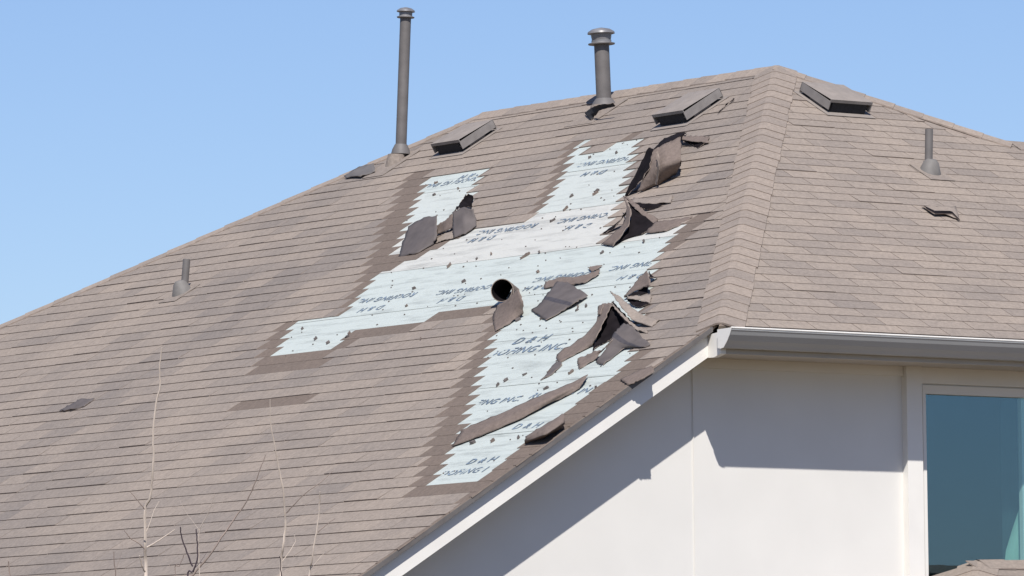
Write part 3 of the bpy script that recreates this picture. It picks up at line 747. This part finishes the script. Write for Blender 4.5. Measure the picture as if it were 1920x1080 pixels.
m.box(U_-.003, VWL-.003, .1, U_+.003, VWL, ZC-.22); m.box(U_+.0035, VWL-.008, .1, U_+.010, VWL, ZC-.22)
m.build('panel_joint', [M_WALL], wall)
sw = MB(); sw.box(UL, VWL+.14, 0, UL+.14, 14.8, ZC+TA*UL-.07); sw.box(UL+.14, 14.66, 0, 9.5, 14.8, ZC+TA*UL-.07); sw.box(UEND-.54, VWL+.14, 0, UEND-.4, 6, ZC-.08)
sw.prism([(UEND-.54, .5, ZC-.08), (UEND-.54, 6, ZC-.08), (UEND-.54, VW, B3(0, VW).z-.08)], (1, 0, 0), 0, .14)
sw.box(9.36, 6.1, 0, 9.5, 14.6, ZC+TA*UL-.07)
sw.build('side_wall', [M_WALL], house)
m = MB(); m.box(SEAM+.015, VWL-.02, ZC-.232, TR0-.003, VWL-.001, ZC-.10); m.box(TR1+.003, VWL-.02, WZ1+.01, UEND-.45, VWL-.001, ZC-.10); m.build('frieze_board', [M_TRIM], wall)
m = MB(); m.box(TR0, VWL-.052, .4, TR1, VWL-.0005, ZC-.10); m.build('corner_trim', [M_TRIM], wall)
win = bpy.data.objects.new('window', None); COL.objects.link(win); win.parent = house; win.location = (WU0, VWL, WZ0)
def W(m, x0, y0, z0, x1, y1, z1): m.box(x0-WU0, y0-VWL, z0-WZ0, x1-WU0, y1-VWL, z1-WZ0)
m = MB(); fw = .026
W(m, WU0, VWL-.012, WZ0, WU0+fw, VWL+.06, WZ1); W(m, WU1-fw, VWL-.012, WZ0, WU1, VWL+.06, WZ1)
W(m, WU0+fw, VWL-.012, WZ1-.055, WU1-fw, VWL+.06, WZ1); W(m, WU0+fw, VWL-.012, WZ0, WU1-fw, VWL+.06, WZ0+.05)
MUL = onV(1917, 900, VWL+.04).x
W(m, MUL, VWL+.04, WZ0+.05, MUL+.035, VWL+.075, WZ1-.055)
m.build('window_frame', [M_TRIM], win)
m = MB(); W(m, WU0+fw, VWL+.030, WZ0+.05, WU1-fw, VWL+.034, WZ1-.055)
m.build('pane', [M_GLASS], win)
def drape(name, mat, left, y0, amp):
    """hanging folds; left(z01) gives the inner edge as a function of height"""
    N = 26; top_z = WZ1-.06-WZ0; m = MB()
    xx = lambda f, z: left(z/top_z)+(1.5-left(z/top_z))*f
    for i in range(N):
        f0, f1 = i/N, (i+1)/N
        for a in range(12):
            za, zb = top_z*a/12, top_z*(a+1)/12
            y = lambda f: y0+amp*math.sin(f*34)
            m.add([(xx(f0, za), y(f0), za), (xx(f1, za), y(f1), za), (xx(f1, zb), y(f1), zb), (xx(f0, zb), y(f0), zb)], [(0, 1, 2, 3)])
    return m.build(name, [mat], win)
gx = lambda px: onV(px, 900, VWL+.14).x-WU0
gz = lambda py: (onV(1900, py, VWL+.14).z-WZ0)/(WZ1-.06-WZ0)
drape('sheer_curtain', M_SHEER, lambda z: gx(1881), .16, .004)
za_, zb_ = gz(1052), gz(945)
drape('curtain_sun_patch', M_SUNPATCH, lambda z: gx(1880)+(gx(1914)-gx(1880))*max(0, min(2.5, (z-za_)/(zb_-za_)))**1.15, .145, .003)  # slanted drape shaped as the sunlit triangle on the sheer
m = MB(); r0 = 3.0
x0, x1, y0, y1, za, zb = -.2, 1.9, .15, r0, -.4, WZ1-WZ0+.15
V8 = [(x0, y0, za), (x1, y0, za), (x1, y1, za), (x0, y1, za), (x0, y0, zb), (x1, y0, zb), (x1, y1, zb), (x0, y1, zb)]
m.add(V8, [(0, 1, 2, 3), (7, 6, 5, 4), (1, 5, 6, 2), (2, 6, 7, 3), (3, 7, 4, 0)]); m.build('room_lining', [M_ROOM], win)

# ---- eave, gutter, rake ----------------------------------------------------
m = MB(); m.box(.03, -.030, ZC-.176, UEND, -.004, ZC-.034); m.build('fascia_board', [M_SOFF], house)  # darker beige stands in for shade beneath the gutter
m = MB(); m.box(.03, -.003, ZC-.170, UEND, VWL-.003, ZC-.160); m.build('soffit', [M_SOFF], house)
# ogee gutter: open trough with a rolled lip
prof = [(-.032, -.026), (-.032, -.140), (-.060, -.146), (-.088, -.142), (-.104, -.122), (-.126, -.100), (-.150, -.066), (-.160, -.044), (-.166, -.036), (-.166, -.028), (-.158, -.032), (-.152, -.046), (-.142, -.068), (-.120, -.096), (-.098, -.116), (-.084, -.136), (-.038, -.136), (-.038, -.026)]
m = MB(); L0, L1 = -.035, UEND; n = len(prof)
for x in (L0, L1):
    for (y, z) in prof: m.v.append(Vector((x, y, ZC+z)))
for i in range(n):
    j = (i+1) % n; m.f.append([i, j, n+j, n+i]); m.m.append(0); m.t.append(.5)
gut = m.build('gutter', [M_GUT], house); recalc(gut)
m = MB(); m.prism([(0, y, ZC+z) for y, z in [(-.160, -.0275), (-.169, -.0275), (-.171, -.022), (-.167, -.017), (-.160, -.019)]], (1, 0, 0), L0, L1); m.build('gutter_lip', [M_TRIM], gut)
m = MB(); m.prism([(0, y, ZC+z) for y, z in [(-.030, -.026), (-.030, -.142), (-.060, -.148), (-.090, -.143), (-.108, -.124), (-.130, -.100), (-.153, -.066), (-.164, -.042), (-.168, -.022)]], (1, 0, 0), L0-.004, L0-.0005); m.build('end_cap', [M_TRIM], gut)
m = MB(); m.prism([(0, -.0045, ZC-.040), (0, -.030, ZC-.040), (0, -.030, ZC-.176), (0, .04, ZC-.195), (0, .098, ZC-.195), (0, .098, ZC-.05)], (1, 0, 0), -.012, .028); m.build('eave_return', [M_TRIM], house)
rk = MB(); VRK = .100
ct, stt = 1/CA, TA/CA
def rakepoly(a0, a1, t0, t1):   # a: U range, t: depth below the deck (vertical)
    return [(a0, 0, ZC+TA*a0-t0), (a1, 0, ZC+TA*a1-t0), (a1, 0, ZC+TA*a1-t1), (a0, 0, ZC+TA*a0-t1)]
rk.prism([(p[0], VRK, p[2]) for p in rakepoly(UE, .002, .022, .184)], (0, 1, 0), 0, .022)
rk.build('rake_board', [M_TRIM], house)
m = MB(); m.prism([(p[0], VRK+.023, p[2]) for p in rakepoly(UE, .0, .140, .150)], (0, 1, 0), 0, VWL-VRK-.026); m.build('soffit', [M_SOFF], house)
m = MB(); m.prism([(p[0], VED-.006, p[2]) for p in rakepoly(UE, -.005, -.003, .030)], (0, 1, 0), 0, .004); m.build('drip_edge', [M_PIPE], roofA)
# starter course hanging past the rake: uneven shingle ends
m = MB(); r2 = random.Random(5); U = UE
while U < -.02:
    e2 = min(U+r2.uniform(.11, .17), -.02); ov = r2.uniform(.001, .011)
    m.hexa([A3(U, VED-ov, .001), A3(e2, VED-ov+.003, .001), A3(e2, VED+.02, .001), A3(U, VED+.02, .001), A3(U, VED-ov, .0105), A3(e2, VED-ov+.003, .0070), A3(e2, VED+.02, .0070), A3(U, VED+.02, .0105)], 0, r2.random(), 1); U = e2
m.build('starter_shingles', [M_BR, M_EDGE], roofA)
# ---- small lower roof in front of the window ------------------------------
VL = .02
pk = onV(1834, 1053, VL); U1 = UEND-1
lo = bpy.data.objects.new('porch_roof', None); COL.objects.link(lo); lo.parent = house; lo.location = (0, 0, 0)
sL = .5
def L3(U, V, h=0): return Vector((U, V, pk.z-sL*(VL-V))) + Vector((0, -sL, 1)).normalized()*h
wid = 1.5
dm = MB()
dm.add([(pk.x, VL, pk.z), (U1, VL, pk.z), (U1, VL-wid, pk.z-sL*wid), (pk.x-wid, VL-wid, pk.z-sL*wid)], [(0, 1, 2, 3)])
dm.add([(pk.x, VL, pk.z), (pk.x-wid, VL-wid, pk.z-sL*wid), (pk.x-wid, VWL, pk.z-sL*wid), (pk.x-.15, VWL, pk.z-.1)], [(0, 1, 2, 3)])
dm.add([(pk.x, VL, pk.z), (U1, VL, pk.z), (U1, VWL, pk.z-.18), (pk.x-.1, VWL, pk.z-.18)], [(3, 2, 1, 0)])
dm.build('porch_deck', [M_SH], lo)
m = MB()
for r in range(10):
    va, vb = VL-.125*(r+1)/1.118, VL-.125*r/1.118; x = pk.x-(VL-va)+(r % 2)*.18
    while x < pk.x+3:
        q = [(x+.004, va), (x+.365, va), (x+.365, vb), (x+.004, vb)]
        m.hexa([L3(*v, .001) for v in q]+[L3(*q[0], .014), L3(*q[1], .014), L3(*q[2], .006), L3(*q[3], .006)], 0, r2.random(), 1); x += .37
m.build('porch_shingles', [M_SH, M_EDGE], lo)
nf = Vector((0, -sL, 1)).normalized(); nl = Vector((-sL, 0, 1)).normalized(); nb = Vector((0, sL, 1)).normalized()
caps(Vector((pk.x+4, VL, pk.z+.005)), Vector((pk.x, VL, pk.z+.005)), nf, nb, 'porch_ridge_cap', lo, .14, .2)
caps(Vector((pk.x-wid, VL-wid, pk.z-sL*wid)), Vector((pk.x, VL, pk.z)), nf, nl, 'porch_hip_cap', lo, .14, .2)
m = MB()
for x in (pk.x-wid+.1, pk.x+2.2, U1-.2): m.box(x, VL-wid+.1, 0, x+.14, VL-wid+.24, pk.z-sL*wid)
m.box(pk.x-wid, VL-wid-.01, pk.z-sL*wid-.16, U1, VL-wid+.02, pk.z-sL*wid-.01)
m.build('porch_frame', [M_TRIM], lo)

# ---- bare saplings in front -------------------------------------------------
def spt(px, py, Y):
    r = sight(px, py); return Vector((0, 0, CAMZ))+r*(Y/r.y)
def sapling(name, stems, Y, base, lab):
    e = bpy.data.objects.new(name, None); COL.objects.link(e); bs = spt(*base, Y); bs.z = 0; e.location = bs
    tag(e, lab, 'sapling', 'bare saplings in front of the side slope')
    tk = MB(); crown = spt(base[0], base[1], Y)
    tk.tube([Vector((0, 0, -.05)), Vector((.01, 0, crown.z*.5)), crown-bs], [.028, .022, .016], 8); tk.build('trunk', [M_BARK], e, True)
    rr = random.Random(hash(lab) % 1000 if 0 else len(lab))
    for pts, w0, w1, mat, dz, root in stems:
        m = MB(); P = [spt(px, py, Y+dz+.02*i) for i, (px, py) in enumerate(pts)]
        if root: P = P+[crown]
        P = [p-bs for p in P]; Ps = smooth_line(P, 4); K = len(Ps)
        Ps = [p+Vector((rr.uniform(-1, 1)*.0018, rr.uniform(-1, 1)*.002, 0)) for p in Ps]
        rad = [(w0+(w1-w0)*i/(K-1))*.66 for i in range(K)]
        m.tube(Ps, rad, 6)
        for q in range(1 if root else 0):
            i0 = rr.randrange(K//4, K-4); p0 = Ps[i0]; sg = rr.choice((-1, 1)); l = rr.uniform(.06, .16)
            a_ = rr.uniform(.3, .9); tw = [p0, p0+Vector((sg*l*a_*.5, 0, l*.45)), p0+Vector((sg*l*a_*.8, .01, l*.8)), p0+Vector((sg*l*a_*rr.uniform(.7, 1.3), .01, l*1.1))]
            m.tube(tw, [rad[i0]*.35, rad[i0]*.3, rad[i0]*.22, rad[i0]*.12], 5)
        m.build('branch', [mat], e, True)
Y1 = 27.0
sapling('bare_sapling', [
 ([(303,652),(299,690),(300,722),(292,762),(287,820),(288,862),(285,900),(281,935),(272,955),(272,1020),(274,1085)], .004, .012, M_SILV, 0, True),
 ([(245,922),(258,938),(272,955)], .002, .004, M_BARK, .02, False),
 ([(328,993),(300,1012),(276,1026)], .0025, .005, M_SILV, .02, False),
 ([(232,992),(243,1008),(262,1020),(272,1030)], .002, .005, M_BARK, .02, False),
 ([(262,1042),(266,1060),(272,1072)], .004, .006, M_SILV, .02, False),
 ([(16,1052),(19,1080),(24,1140)], .004, .006, M_BARK, .02, True),
 ([(214,1034),(216,1070),(225,1140)], .003, .005, M_BARK, .02, True)], Y1, (285, 1330), 'pale bare sapling, leftmost, its stem reaching highest')
sapling('bare_sapling', [
 ([(498,853),(488,880),(478,905),(462,940),(440,972),(415,1008),(390,1045),(362,1078),(345,1110)], .0025, .0075, M_BARK, 0, True),
 ([(367,992),(370,1020),(370,1048),(362,1072),(352,1095)], .004, .007, M_BARKD, -.03, True),
 ([(338,988),(341,1008),(350,1035),(361,1062)], .004, .006, M_BARKD, -.03, False),
 ([(403,926),(392,958),(378,985),(372,1010),(374,1080)], .0018, .004, M_SILV, .03, True),
 ([(345,1040),(336,1062),(330,1085)], .002, .003, M_BARK, .03, True)], Y1+.8, (375, 1340), 'dark forked bare sapling between two paler ones')
sapling('bare_sapling', [
 ([(507,748),(507,792),(514,830),(522,872),(530,915),(534,958),(535,985),(531,1025),(527,1085)], .0025, .010, M_SILV, 0, True),
 ([(625,882),(600,905),(572,925),(548,950),(536,962)], .0015, .004, M_BARK, .02, False),
 ([(600,922),(599,945),(596,980),(590,1015),(584,1055),(578,1090)], .004, .0065, M_SILV, .02, True),
 ([(628,972),(612,984),(596,998)], .0015, .003, M_BARK, .02, False),
 ([(525,1043),(526,1062),(528,1085)], .003, .004, M_BARKD, -.02, False)], Y1+.4, (545, 1335), 'slender bare sapling, rightmost, with a short twin stem')
